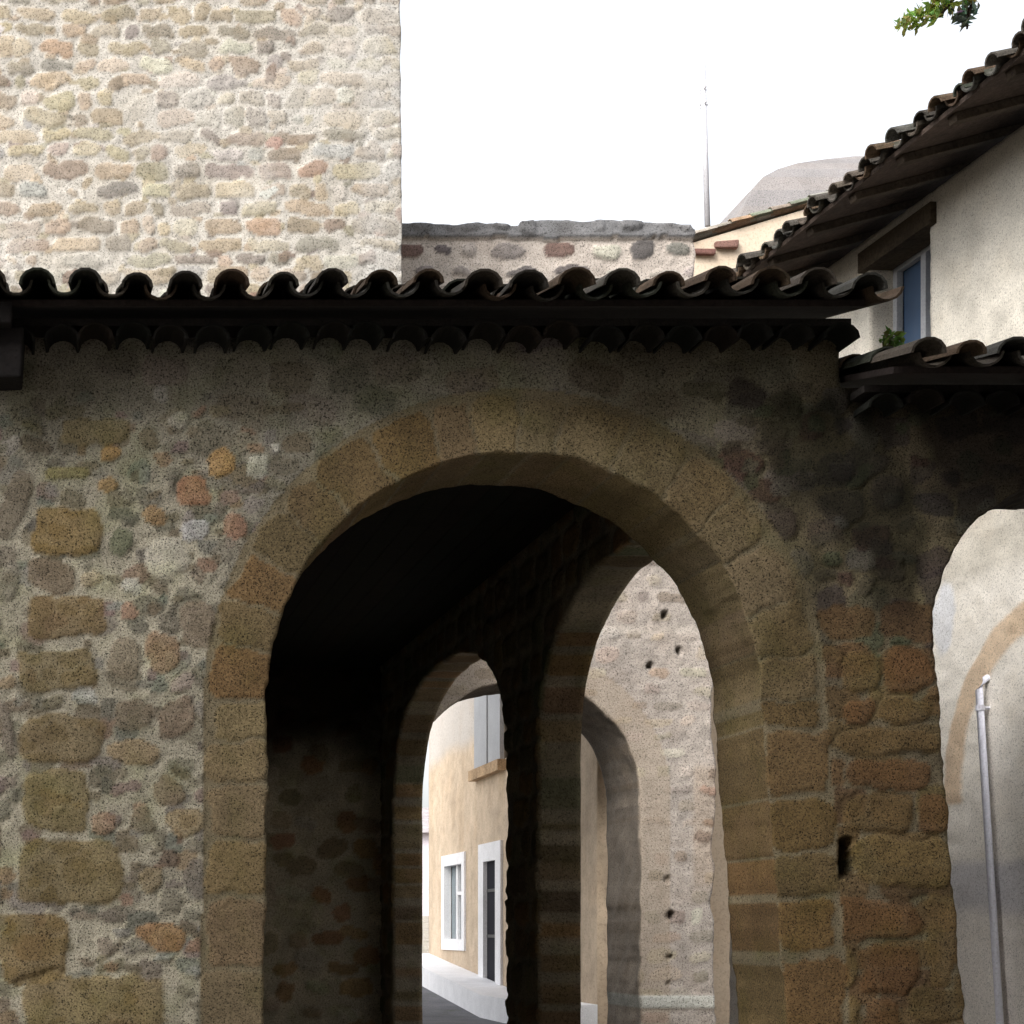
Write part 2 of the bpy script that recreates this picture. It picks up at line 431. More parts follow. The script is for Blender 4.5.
PAL_D = [(4, (.13, .11, .08)), (3, (.10, .08, .07)), (1.5, (.11, .12, .075)), (2, (.19, .18, .15)), (1, (.12, .07, .055)), (.7, (.26, .245, .23)), (1.5, (.075, .062, .06))]
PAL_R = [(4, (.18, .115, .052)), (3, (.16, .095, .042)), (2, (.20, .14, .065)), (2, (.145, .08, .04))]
EXPL = [  # px box, colour : stones read off the left half of the facade
 (22, 771, 89, 831, (.26, .205, .12)), (17, 841, 124, 903, (.235, .18, .10)), (0, 912, 69, 984, (.25, .175, .09)), (22, 976, 168, 1030, (.28, .21, .125)),
 (22, 714, 104, 764, (.25, .19, .125)), (134, 922, 186, 950, (.44, .25, .12)), (107, 740, 161, 767, (.42, .31, .18)), (31, 508, 102, 555, (.29, .20, .09)),
 (27, 596, 106, 637, (.26, .185, .11)), (27, 560, 75, 594, (.24, .18, .12)), (147, 537, 188, 578, (.62, .58, .48)), (118, 579, 138, 596, (.62, .60, .54)),
 (181, 518, 206, 542, (.58, .57, .58)), (178, 477, 208, 508, (.44, .22, .13)), (206, 450, 234, 477, (.46, .28, .11)), (244, 456, 267, 476, (.55, .53, .47)),
 (272, 443, 282, 454, (.6, .58, .52)), (140, 504, 164, 527, (.40, .26, .13)), (219, 514, 249, 540, (.38, .22, .15)), (102, 446, 121, 460, (.42, .25, .10)),
 (97, 478, 118, 491, (.42, .27, .11)), (164, 412, 190, 427, (.45, .42, .36)), (150, 388, 170, 402, (.40, .38, .34)), (79, 572, 103, 586, (.48, .40, .27)),
 (120, 603, 137, 620, (.40, .24, .17)), (143, 630, 178, 671, (.34, .225, .14)), (40, 465, 90, 482, (.30, .26, .12)), (130, 806, 155, 838, (.24, .20, .14)),
 (168, 810, 202, 838, (.33, .25, .14)), (92, 812, 116, 838, (.36, .24, .16)), (185, 862, 208, 900, (.22, .19, .16)), (140, 868, 165, 890, (.38, .30, .18)),
 (158, 852, 176, 868, (.17, .11, .08)), (185, 940, 210, 952, (.35, .22, .15)), (205, 905, 222, 922, (.25, .22, .12)), (155, 777, 182, 806, (.24, .185, .12)),
 (0, 700, 14, 760, (.24, .20, .16)), (0, 560, 20, 600, (.30, .27, .22)), (112, 700, 150, 732, (.25, .20, .14)), (160, 700, 200, 735, (.28, .21, .15)),
 (72, 690, 95, 706, (.5, .5, .46)), (172, 676, 196, 694, (.42, .34, .30)), (60, 420, 130, 446, (.25, .21, .15)), (110, 530, 132, 556, (.18, .20, .12)),
 (20, 650, 100, 690, (.25, .20, .13)), (110, 640, 138, 680, (.29, .24, .17)), (180, 600, 215, 650, (.28, .22, .16)), (0, 470, 24, 540, (.23, .19, .14)),
]
EXPR = [  # the squared blocks of the pier on the right
 (843, 655, 880, 690, 0), (885, 650, 930, 690, 1), (843, 700, 872, 722, 1), (878, 697, 932, 722, 0),
 (841, 730, 933, 754, 0), (848, 762, 927, 790, 1), (845, 798, 912, 832, 0), (918, 798, 950, 832, 1), (856, 840, 950, 886, 2), (834, 899, 917, 938, 1), (927, 897, 957, 980, 0),
 (860, 947, 918, 992, 1), (910, 988, 964, 1022, 3), (866, 1000, 900, 1030, 1), (826, 948, 854, 985, 2), (826, 995, 858, 1030, 2)]
def ring_mask(u, v, c, z, r, w, ll, lr):
    d = arch_sd(u, v, c, z, r, ll, lr)
    return d, (d < w) & (d > -.3)
def paint_front(u, v):
    P = Paint(u, v, MORT, .009, 0, .034, 8.0); P.edge = .78; P.hk = .45; P.h += .004 * fbm(u * 38, v * 38, 12, 3)
    xl, xr = sx(212), sx(835)
    wm = sstep(sx(270), sx(190), u) * sstep(sz(380), sz(560), v)
    P.c = P.c * (1 - wm[:, None]) + wm[:, None] * np.array((.48, .44, .345))[None, :] * (1 + .2 * fbm(u * 6, v * 6, 5, 3))[:, None]
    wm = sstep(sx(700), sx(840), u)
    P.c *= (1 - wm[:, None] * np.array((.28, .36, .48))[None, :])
    def zone_left(a, b): return a < AC and b < sz(400)
    def zone_up(a, b): return b > sz(470)
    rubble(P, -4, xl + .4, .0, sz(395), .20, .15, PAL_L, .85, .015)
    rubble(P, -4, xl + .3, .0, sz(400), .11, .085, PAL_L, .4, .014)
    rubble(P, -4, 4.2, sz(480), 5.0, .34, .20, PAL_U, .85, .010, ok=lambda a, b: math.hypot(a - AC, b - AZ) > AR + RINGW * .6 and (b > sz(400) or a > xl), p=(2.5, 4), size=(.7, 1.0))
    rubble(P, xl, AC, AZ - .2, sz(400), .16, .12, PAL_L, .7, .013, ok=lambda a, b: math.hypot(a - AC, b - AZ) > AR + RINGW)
    # mossy rubble right above the pier, palette darkened partly for wing eave shade
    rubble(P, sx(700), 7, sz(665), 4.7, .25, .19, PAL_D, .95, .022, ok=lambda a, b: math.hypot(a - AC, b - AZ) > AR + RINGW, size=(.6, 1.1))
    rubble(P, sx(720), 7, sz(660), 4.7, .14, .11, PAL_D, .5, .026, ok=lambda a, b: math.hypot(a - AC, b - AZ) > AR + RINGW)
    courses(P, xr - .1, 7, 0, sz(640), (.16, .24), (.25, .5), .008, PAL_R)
    courses(P, -4, sx(205), 0, sz(1030), (.3, .42), (.4, .8), .02, [(1, (.27, .2, .12))])
    for (x0, y0, x1, y1, c) in EXPL:
        big = (x1 - x0) > 60
        if big: c = (c[0] * .94, c[1] * .90, c[2] * .66)
        P.stone((sx(x0) + sx(x1)) / 2, (sz(y0) + sz(y1)) / 2, (x1 - x0) / 2 / PM * 1.04, (y1 - y0) / 2 / PM * 1.06, c, .024 if big else .018, 5.0 if big else 2.6, random.uniform(-.03, .03) if big else random.uniform(-.4, .4), clear=.15, soft=.2)
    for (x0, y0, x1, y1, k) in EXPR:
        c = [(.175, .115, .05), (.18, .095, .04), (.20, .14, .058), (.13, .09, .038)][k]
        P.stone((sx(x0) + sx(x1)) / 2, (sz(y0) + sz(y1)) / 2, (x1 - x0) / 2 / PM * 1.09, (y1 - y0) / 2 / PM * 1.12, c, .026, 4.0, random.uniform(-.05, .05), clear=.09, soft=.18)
    # voussoir ring of the main arch, jamb stones below it
    d, msk = ring_mask(u, v, AC, AZ, AR, RINGW + .03, .01, .072)
    def ring(c, z, r, w, ll, lr, nst, jl, jr, pal_l, pal_r, msk, clearw):
        k = msk
        P.c[k] = np.array((.235, .195, .125))[None, :] * (1 + .2 * fbm(u[k] * 7, v[k] * 7, 6, 3))[:, None]; P.h[k] = np.minimum(P.h[k], 0)
        idx = np.nonzero(k & (v > z))[0]
        if len(idx):
            ang = np.arctan2(P.v[idx] - z, P.u[idx] - c) * (r + w / 2); rad = np.hypot(P.u[idx] - c, P.v[idx] - z) - r
            tot = math.pi * (r + w / 2); a = 0
            U2 = np.full(len(u), 99.0); V2 = np.full(len(u), 99.0); U2[idx] = ang; V2[idx] = rad
            edges = np.cumsum([0] + [random.uniform(.75, 1.25) for _ in range(nst)]); edges = edges / edges[-1] * tot
            for i in range(nst):
                cc = (edges[i] + edges[i + 1]) / 2; hw = (edges[i + 1] - edges[i]) / 2
                f = 1 - cc / tot
                pal = pal_r if f < .4 else pal_l
                ww = w * random.uniform(.92, 1.08)
                P.stone(cc, ww / 2 - .02, hw - .004, ww / 2 + .02, pick(pal), .014, 6.0, soft=.1, u=U2, v=V2, edge=.75)
        for side, lst, pal in ((-1, jl, pal_l), (1, jr, pal_r)):
            for (y0, y1) in zip(lst[:-1], lst[1:]):
                z0, z1 = sz(y1), sz(y0); zc = (z0 + z1) / 2
                e = c + side * (r + (ll if side < 0 else lr) * max(0, z - zc)); wd = w * random.uniform(.9, 1.12)
                P.stone(e + side * (wd / 2 - .01), zc, wd / 2 + .015, (z1 - z0) / 2 - .011, pick(pal), .016, 6.0, soft=.12, edge=.8)
    PL = [(3, (.25, .185, .10)), (2, (.235, .172, .085)), (2, (.255, .195, .112))]
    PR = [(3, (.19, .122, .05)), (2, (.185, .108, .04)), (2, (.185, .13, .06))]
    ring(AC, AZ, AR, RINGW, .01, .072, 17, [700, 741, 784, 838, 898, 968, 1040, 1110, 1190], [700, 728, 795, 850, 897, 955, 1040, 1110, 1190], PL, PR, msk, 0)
    _, mb_ = ring_mask(u, v, BC, BZ, BR, .06, -.075, 0)
    # open putlog hole in the pier
    hu, hv = sx(844.5), sz(858)
    d = np.maximum(np.abs(P.u - hu) / (7.5 / PM), np.abs(P.v - hv) / (19 / PM)); k = d < 1
    P.h[k] = -.16 * sstep(1, .7, d[k]) ; P.c[k] *= .5
    # dark patches: moss, damp and painted shade at upper right; soot on the ring
    st = sstep(-.25, .2, fbm(u * 2.2, v * 1.3, 8, 4)) * sstep(sx(690), sx(830), u) * sstep(sz(690), sz(560), v)  # moss and damp, with upper right shade put into the colour
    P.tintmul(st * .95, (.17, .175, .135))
    eave_shade = sstep(-.2, .25, fbm(u * 1.5 + 3, v * 1.0, 13, 4) + .5 * sstep(sz(470), sz(400), v)) * sstep(sx(800), sx(880), u) * sstep(sz(560), sz(470), v)  # shade of the wing eave painted on the wall below
    P.tintmul(eave_shade * .95, (.16, .145, .16))
    st4 = sstep(-.35, .15, fbm(u * 1.9 + 8, v * 1.6, 14, 4)) * sstep(sx(500), sx(640), u) * sstep(sx(835), sx(790), u) * sstep(sz(720), sz(640), v)
    P.tintmul(st4 * .6, (.55, .5, .36))
    st2 = sstep(.1, .5, fbm(u * 1.7 + 5, v * 1.1, 9, 4)) * sstep(sz(430), sz(350), v)  # patches darker towards the wall top
    P.tintmul(st2 * .5, (.62, .55, .6))
    return P.h, P.c
def grp_front(u, v):
    d1 = arch_sd(u, v, AC, AZ, AR, .01, .072); d2 = arch_sd(u, v, BC, BZ, BR, -.075, 0)
    g = np.zeros(len(u), int); g[d1 < RINGW] = 1; g[(d2 < .05)] = 2
    return g
TH = .70
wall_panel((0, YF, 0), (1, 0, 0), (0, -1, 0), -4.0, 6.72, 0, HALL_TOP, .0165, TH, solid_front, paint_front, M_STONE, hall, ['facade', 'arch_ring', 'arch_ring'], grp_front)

# side arcade, seen through the main arch
XS = 4.05; STH = .36
SA = [(12.28, 3.0, 2.12, 1.36, 2.4), (18.03, 3.0, 2.66, 1.44, 2.4)]
def se(u, v, c, z, a, b, p):
    t = (np.abs((u - c) / a) ** p + np.abs(np.maximum(v - z, 0) / b) ** p) ** (1 / p)
    hi = (t - 1) * min(a, b)
    return np.where(v > z, hi, np.abs(u - c) - a)
def solid_side(u, v):
    s = np.minimum(se(u, v, *SA[0]), se(u, v, *SA[1]))
    return s + .02 * fbm(u * 4, v * 4, 3, 3)
PAL_I = [(3, (.20, .135, .07)), (3, (.17, .125, .075)), (2, (.14, .11, .07)), (1, (.24, .2, .14)), (1, (.13, .13, .08))]
def paint_side(u, v):
    P = Paint(u, v, (.22, .19, .14), .012, 2, .03, 5)
    courses(P, 10, 22, 0, 5.2, (.2, .32), (.25, .55), .02, PAL_I, .02)
    return P.h, P.c
def grp_side(u, v):
    g = np.zeros(len(u), int)
    g[se(u, v, *SA[0]) < .3] = 1; g[(se(u, v, *SA[1]) < .3) & (g == 0)] = 2
    return g
wall_panel((XS, 0, 0), (0, 1, 0), (-1, 0, 0), YF + TH + .003, 21.4, 0, 5.0, .03, STH, solid_side, paint_side, M_STONE_IN, hall, ['arcade', 'arch_ring', 'arch_ring'], grp_side)
def paint_rear(u, v):
    P = Paint(u, v, (.40, .36, .28), .012, 4, .03, 5)
    rubble(P, -4, 4.5, 0, 5.2, .42, .3, [(2, (.34, .24, .14)), (2, (.28, .24, .17)), (2, (.42, .38, .3)), (1, (.30, .19, .12))], 1.0, .03)
    P.c *= 1.15
    top_gloom = sstep(3.2, 4.3, v + .5 * fbm(u * 1.3, v * 1.3, 11, 4))  # interior gloom below the ceiling painted into the wall top
    P.tintmul(top_gloom, (.06, .045, .04))
    return P.h, P.c
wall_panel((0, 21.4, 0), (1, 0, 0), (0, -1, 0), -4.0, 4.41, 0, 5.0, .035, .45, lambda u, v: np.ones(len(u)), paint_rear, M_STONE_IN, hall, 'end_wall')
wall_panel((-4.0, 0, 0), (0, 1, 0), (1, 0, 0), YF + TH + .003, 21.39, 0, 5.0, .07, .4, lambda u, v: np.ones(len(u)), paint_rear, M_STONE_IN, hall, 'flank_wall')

# roof: two slopes of canal tiles on a boarded deck, ceiling beams below
PIT = R(13.5); EZ = 5.02; EY = 9.17
S_f = Vector((0, math.cos(PIT), math.sin(PIT))); S_b = Vector((0, -math.cos(PIT), math.sin(PIT)))
tf = tile_roof((-4.3, EY, EZ), (1, 0, 0), 8.68, S_f, 18)
roof = tf.build('roof', M_TILE, hall, smooth=False)
RY = EY + 6.48 * math.cos(PIT)
tb = tile_roof((-4.3, 2 * RY - EY, EZ), (1, 0, 0), 8.68, S_b, 18, spacing=.30)
tb.build('roof', M_TILE, hall)
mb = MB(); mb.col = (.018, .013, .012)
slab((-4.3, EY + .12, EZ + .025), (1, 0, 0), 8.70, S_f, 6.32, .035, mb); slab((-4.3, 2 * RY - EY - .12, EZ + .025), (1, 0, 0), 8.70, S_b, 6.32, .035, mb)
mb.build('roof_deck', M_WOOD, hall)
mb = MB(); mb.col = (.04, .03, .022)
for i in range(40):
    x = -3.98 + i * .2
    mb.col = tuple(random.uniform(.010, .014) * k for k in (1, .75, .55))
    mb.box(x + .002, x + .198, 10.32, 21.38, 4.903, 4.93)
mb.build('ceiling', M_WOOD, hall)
# cornice of half-round tiles bedded in mortar under the eaves
def genoise(x0, x1, yw, z, proj, name):
    TK[0] = .05; mb = MB(); n = int((x1 - x0) / .215)  # shade under the eaves put into the near-black tile colour
    for i in range(n + 1):
        o = Vector((x0 + .1 + i * .215 + random.uniform(-.03, .03), yw - proj + random.uniform(-.015, .015), z + random.uniform(-.022, .018)))
        tile(mb, o, Vector((random.uniform(-.03, .03), 1, .02)).normalized(), Vector((0, 0, 1)), Vector((1, 0, 0)), proj + .05, .1, .092)
    TK[0] = .26; mb.col = (.02, .017, .016)
    mb.box(x0, x1, yw - proj + .05, yw + .06, z + .085, z + .125)
    return mb.build(name, M_TILE, hall)
genoise(-4.2, WING_X - .02, YF, 4.86, .24, 'cornice')
genoise(WING_X + .06, 6.7, YF, 4.50, .22, 'cornice')
mb = tile_roof((4.50, 8.95, 4.563), (1, 0, 0), 2.15, S_f, 4)
mb.build('roof', M_TILE, hall)
mb = MB(); mb.col = (.018, .013, .012); slab((4.44, 9.05, 4.60), (1, 0, 0), 2.26, S_f, 1.3, .035, mb); mb.build('roof_deck', M_WOOD, hall)
# near-black stepped block at the left corner of the eaves
mb = MB(); mb.col = (.01, .008, .008)
mb.box(sx(-26), sx(24), 9.32, 9.62, sz(392), sz(345), jit=.012)
mb.box(sx(-40), sx(12), 9.25, 9.62, sz(345) + .003, sz(325), jit=.01)
mb.build('eave_block', M_WOOD, hall, bevel=.012)

# small weed on the verge of the roof
def leafblob(mb, c, n, r, size, cols, flat=1.0):
    for _ in range(n):
        v = Vector((random.gauss(0, 1), random.gauss(0, 1), random.gauss(0, 1) * flat)); v = v.normalized() * (r * random.random() ** .4)
        o = Vector(c) + v
        a = Vector((random.gauss(0, 1), random.gauss(0, 1), random.gauss(0, 1))).normalized(); b = a.orthogonal().normalized()
        b.rotate(Matrix.Rotation(random.uniform(0, 6.28), 3, a)); k = a.cross(b)
        s = size * random.uniform(.6, 1.3); mb.col = tuple(x * random.uniform(.7, 1.3) for x in random.choice(cols))
        mb.add([o - b * s, o - b * s * .2 + k * s * .42 + a * s * .08, o + b * s, o - b * s * .2 - k * s * .42 + a * s * .08], [(0, 1, 2), (0, 2, 3)])
weed = empty('weed', (4.50, 9.45, 4.72), 'small green weed growing at the broken end of the tiled eave', 'weed')
mb = MB(); leafblob(mb, (4.60, 9.4, 4.86), 90, .06, .028, [(.10, .18, .03), (.14, .22, .05)]); mb.build('leaves', M_LEAF, weed)
mb = MB()
for k in range(4): mb.tube([(4.59, 9.42, 4.72), (4.59 + random.uniform(-.03, .04), 9.4, 4.80), (4.60 + random.uniform(-.04, .04), 9.4, 4.88)], .004, 5)
mb.build('stem', M_BARK, weed)

# ================================================================== TOWER
YT = 22.0; TX = 342 * YT / F
tower = empty('church_tower', (0, 24, 0), 'tall pale square tower of coursed rubble rising behind the hall at left', 'tower')
PAL_T = [(6, (.275, .232, .168)), (4, (.248, .207, .15)), (2, (.30, .262, .202)), (3, (.225, .196, .16)), (2.2, (.185, .163, .14)), (.12, (.26, .175, .13)), (1.0, (.18, .145, .112)), (1.5, (.35, .32, .27)), (1, (.27, .258, .24))]
def paint_tower(u, v):
    P = Paint(u, v, (.355, .335, .30), .014, 5, .075, 4)
    P.edge = .85; rubble(P, -4.6, TX, 5, 16.2, .2, .14, PAL_T, .35, .010, p=(2, 3))
    courses(P, -4.6, TX + .2, 5.0, 16.2, (.18, .29), (.20, .66), .008, PAL_T, .014, skip=.05, p=(2.3, 3.8), jit=.02, shrink=.13)
    rubble(P, -4.6, TX, 5, 16.2, .9, .75, [(3, (.18, .14, .11)), (.5, (.22, .14, .105)), (2, (.42, .41, .385))], .55, .018, size=(.16, .3))
    w = sstep(TX - .75, TX - .3, u) * (.5 + .5 * fbm(u * 2, v * 2, 3, 3))
    P.c = P.c * (1 - .7 * w[:, None]) + np.array((.40, .395, .385))[None, :] * .7 * w[:, None]
    w = sstep(.15, .5, fbm(u * .8, v * .8, 10, 3))
    P.c = P.c * (1 - .45 * w[:, None]) + np.array((.38, .365, .34))[None, :] * .45 * w[:, None]
    P.h += .03 * fbm(u * 1.2, v * 1.2, 1, 2)
    return P.h, P.c
def solid_tower(u, v): return (TX + .018 * fbm(u * 0, v * 3.2, 3, 3) + .03 * (10 - v) / 4) - u
wall_panel((0, YT, 0), (1, 0, 0), (0, -1, 0), -4.6, TX + .12, 4.6, 16, .028, .5, solid_tower, paint_tower, M_TOWER, tower, 'wall', back=False)
mb = MB(); mb.col = (.46, .40, .31)
mb.box(-4.6, TX - .02, YT + .003, YT + 5.6, 0, 4.59); mb.box(-4.6, TX - .02, YT + .503, YT + 5.6, 4.6, 16)
mb.build('core_wall', M_TOWER, tower)
mb = MB(); mb.col = (.3, .2, .14)
mb.add([(-4.9, YT - .3, 16.02), (TX + .3, YT - .3, 16.02), (TX + .3, YT + 5.9, 16.02), (-4.9, YT + 5.9, 16.02), (-.1, YT + 2.8, 17.6)], [(0, 1, 4), (1, 2, 4), (2, 3, 4), (3, 0, 4), (3, 2, 1, 0)])
mb.build('roof', M_TILE, tower)

# ================================================================== GATE BUILDING behind the hall
YG = 24.0; GM = F / YG
def gx(px): return (px - CX) / GM
def gz(py): return EYE + (CY - py) / GM
gate = empty('gatehouse', (7, YG, 0), 'pale rubble stone gatehouse with a round archway over the street behind the hall', 'gatehouse')
GC, GZ, GR = gx(524), gz(797), 117 / GM
GX1 = gx(713)
def solid_gate(u, v):
    a = np.where(v > GZ, np.hypot(u - GC, v - GZ) - GR, np.abs(u - GC) - GR)
    top = gz(226) + .05 * fbm(u * 2.2, u * 0, 4, 3) + np.where((u > gx(520)) & (u < gx(690)), .05, 0) - .09 * sstep(gx(600), gx(720), u) - v
    return np.minimum(np.minimum(a + .025 * fbm(u * 3, v * 3, 6, 3), top), np.where(v > gz(320), gx(694), GX1) + .07 * fbm(u * 0, v * 2.5, 7, 3) - u)
PAL_G = [(4, (.26, .225, .185)), (3, (.30, .26, .21)), (3, (.21, .18, .15)), (1.2, (.16, .13, .105)), (1.5, (.34, .305, .27)), (.6, (.24, .175, .14))]
PAL_GU = [(3, (.21, .19, .175)), (3, (.15, .135, .125)), (2.5, (.095, .085, .082)), (1.4, (.15, .095, .08)), (2, (.32, .29, .26))]
def paint_gate(u, v):
    P = Paint(u, v, (.275, .245, .218), .015, 8, .05, 3.5); P.edge = .85; P.hk = .4
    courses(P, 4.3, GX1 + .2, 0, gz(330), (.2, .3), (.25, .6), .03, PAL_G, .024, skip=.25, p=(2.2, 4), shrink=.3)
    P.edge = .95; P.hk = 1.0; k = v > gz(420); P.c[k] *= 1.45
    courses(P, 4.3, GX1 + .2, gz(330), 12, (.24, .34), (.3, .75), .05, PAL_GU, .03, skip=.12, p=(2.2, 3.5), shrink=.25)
    # coping
    k = v > gz(238) + .04 * fbm(u * 3, v * 3, 2, 2)
    P.c[k] = np.array((.16, .16, .165))[None, :] * (1 + .3 * fbm(u[k] * 5, v[k] * 5, 3, 3))[:, None]; P.h[k] += .06
    for (px, py, r) in ((668, 880, 5), (669, 915, 6), (669, 957, 5), (669, 985, 4), (664, 615, 5.5), (679, 651, 5.5), (650, 665, 5)):
        d = np.hypot(P.u - gx(px), P.v - gz(py)) / (r * .75 / GM); q = d < 1
        P.h[q] = -.12 * sstep(1, .6, d[q]); P.c[q] *= .7
    d = np.where(v > GZ, np.hypot(u - GC, v - GZ) - GR, np.abs(u - GC) - GR); q = d < .42
    P.c[q] = P.c[q] * .5 + .5 * np.array((.25, .20, .145))[None, :]; P.h[q] = P.h[q] * .4
    # a string course and the plinth near the bottom
    q = np.abs(v - gz(630)) < .07; P.c[q] = P.c[q] * .5 + .5 * np.array((.36, .325, .285))[None, :]
    q = (np.abs(v - gz(1002)) < .1) & (u > GC + GR); P.h[q] += .02; P.c[q] = np.array((.35, .35, .32))[None, :]
    # brownish quoin strip at the right
    w = sstep(gx(688), gx(700), u) * sstep(gz(760), gz(800), v) * (v < gz(770)) * 0 + sstep(gx(690), gx(697), u) * sstep(gz(900), gz(880), v) * sstep(gz(760), gz(772), v) 
    P.tintmul(np.clip(w, 0, 1) * .4, (.8, .66, .5))
    return P.h, P.c
def grp_gate(u, v):
    d = np.where(v > GZ, np.hypot(u - GC, v - GZ) - GR, np.abs(u - GC) - GR)
    g = np.zeros(len(u), int); g[d < .42] = 1; return g
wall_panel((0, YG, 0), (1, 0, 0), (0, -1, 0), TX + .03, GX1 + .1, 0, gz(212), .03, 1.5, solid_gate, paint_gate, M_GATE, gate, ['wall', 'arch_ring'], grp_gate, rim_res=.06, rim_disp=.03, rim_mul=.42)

# ================================================================== PLASTERED HOUSE on the right of the alley
HP = Vector((6.7, 11.83, 0)); HD = Vector((-.0797, .9968, 0)); HN = Vector((.9968, .0797, 0))
def hp(s, w, z): return HP + HD * s + HN * w + Vector((0, 0, z))
house = empty('plastered_house', (9.0, 12.5, 0), 'cream plastered house with broad dark eaves and downpipe at the right of the alley', 'house')
S0, S1, HT = -3.3, 4.32, 7.20
WS0, WS1, WZ0, WZ1 = 1.09, 1.93, 5.35, 6.98
def solid_house(u, v): return np.maximum(np.maximum(WS0 - u, u - WS1), np.maximum(WZ0 - v, v - WZ1))
def paint_house(u, v):
    P = Paint(u, v, (.565, .53, .465), .010, 3, .03, 3)
    P.c *= (1 + .10 * fbm(u * 1.5, v * 1.5, 3, 4))[:, None]
    # lower alley part painted whiter to offset weak alley light, with a grey damp band
    w = sstep(4.3, 4.0, v); P.c = P.c * (1 - w[:, None]) + w[:, None] * np.array((.84, .80, .735))[None, :] * (1 + .04 * fbm(u * 2.5, v * 2.5, 6, 4))[:, None]
    b = sstep(2.12, 2.02, v + .05 * fbm(u * 4, v * 4, 3, 2)) * sstep(1.65, 1.8, v + .05 * fbm(u * 4, v * 4, 4, 2))
    P.tintmul(b * .8, (.64, .66, .76))
    g = sstep(1.9, 1.6, v); P.tintmul(g * .35, (.85, .82, .86))
    # old filled arch of ochre brick
    ac, az, ar = -.35, 2.66, 1.16
    d = np.abs(np.where(v > az, np.hypot(u - ac, v - az), np.abs(u - ac)) - ar)
    q = sstep(.13, .09, d + .02 * fbm(u * 6, v * 6, 5, 2)) * (v > 2.55)
    P.c = P.c * (1 - q[:, None] * .8) + np.array((.64, .47, .31))[None, :] * (q * .8)[:, None] * (1 + .15 * fbm(u * 9, v * 9, 2, 3))[:, None]
    P.h += q * .006
    # white repair patch
    d = np.hypot((P.u - .93) / .16, (P.v - 3.95) / .3); q = sstep(1, .7, d + .2 * fbm(u * 8, v * 8, 7, 2)); P.c = P.c * (1 - q[:, None]) + np.array((.74, .75, .78))[None, :] * q[:, None]
    return P.h, P.c
wall_panel(tuple(HP), tuple(HD), tuple(-HN), S0, S1, 0, HT, .03, .3, solid_house, paint_house, M_PLASTER, house, 'wall')
mb = MB(); mb.col = (.56, .51, .43)
def hbox(mb, s0, s1, w0, w1, z0, z1):
    vs = [hp(s, w, z) for z in (z0, z1) for w in (w0, w1) for s in (s0, s1)]
    mb.add(vs, [(0, 1, 3, 2), (4, 6, 7, 5), (0, 4, 5, 1), (2, 3, 7, 6), (0, 2, 6, 4), (1, 5, 7, 3)])
hbox(mb, S0, S1, .303, 5.2, 0, HT)
mb.build('core_wall', M_PLASTER, house)
mb = MB(); win = None
mbf = MB()
for (a, b, c, d) in ((WS0, WS1, WZ1 - .07, WZ1), (WS0, WS1, WZ0, WZ0 + .07), (WS0, WS0 + .06, WZ0 + .07, WZ1 - .07), (WS1 - .06, WS1, WZ0 + .07, WZ1 - .07), ((WS0 + WS1) / 2 - .035, (WS0 + WS1) / 2 + .035, WZ0 + .07, WZ1 - .07), (WS0 + .06, WS1 - .06, 6.15, 6.21)):
    hbox(mbf, a + .002, b - .002, .20, .25, c, d)
win = mbf.build('window', M_GREY, house)
mb = MB(); hbox(mb, WS0 + .05, WS1 - .05, .26, .275, WZ0 + .05, WZ1 - .05); o = mb.build('pane', M_BLUE, win)
mb = MB(); mb.col = (.06, .045, .03); hbox(mb, WS0 - .08, WS1 + .08, -.05, .19, WZ1 - .04, WZ1 + .12); mb.build('lintel', M_WOOD, house)
# roof, eaves boards, rafters
HPIT = R(16); OV = .80
Sr = (HN * math.cos(HPIT) + Vector((0, 0, math.sin(HPIT)))).normalized()
e0 = hp(S0 - .2, -OV, HT - .10)
TK[0] = .5
tr = tile_roof(e0, HD, S1 - S0 + .5, Sr, 15, spacing=.215, kr=.8, jit=.03); tr.build('roof', M_TILE, house); TK[0] = .26
mb = MB(); mb.col = (.075, .055, .045); slab(e0 + Sr * .07 + Vector((0, 0, .02)), HD, S1 - S0 + .5, Sr, 5.5, .03, mb); mb.build('eaves_board', M_WOOD, house)
for i in range(14):
    s = S0 + .1 + i * .62
    mb = MB(); k = random.uniform(.055, .075); mb.col = (k, k * .75, k * .55)
    slab(e0 + HD * (s - S0) + Sr * .12 + Vector((0, 0, -.012)), HD, .09, Sr, 1.2, .06, mb); mb.build('rafter', M_WOOD, house, bevel=.006)
# downpipe
mb = MB()
def pp(px, py, w=-.07):
    # point on the plane of the pipe at the wall
    a = (px - CX) / F
    # solve X = a*Y on the line HP + HD s + HN w
    q = HP + HN * w
    s = (a * q.y - q.x) / (HD.x - a * HD.y)
    p = q + HD * s
    return Vector((p.x, p.y, EYE + (CY - py) * p.y / F))
p_top, p_bot = pp(979, 690), pp(1000, 1024)
dr = (p_bot - p_top); p_end = p_top + dr * ((p_top.z - .05) / -dr.z)
mb.tube([p_top + HN * .12 + Vector((0, -.0, .12)), p_top + HN * .05 + Vector((0, 0, .08)), p_top, p_end], .025, 12)
pipe = mb.build('downpipe', M_PIPE, house, smooth=True)
for f in (.04, .8):
    mb = MB(); c = p_top + (p_end - p_top) * f
    mb.tube([c + Vector((0, 0, .02)), c - Vector((0, 0, .02))], .03, 12); mb.tube([c, c + HN * .09], .012, 6)
    b_ = mb.build('bracket', M_PIPE, pipe)

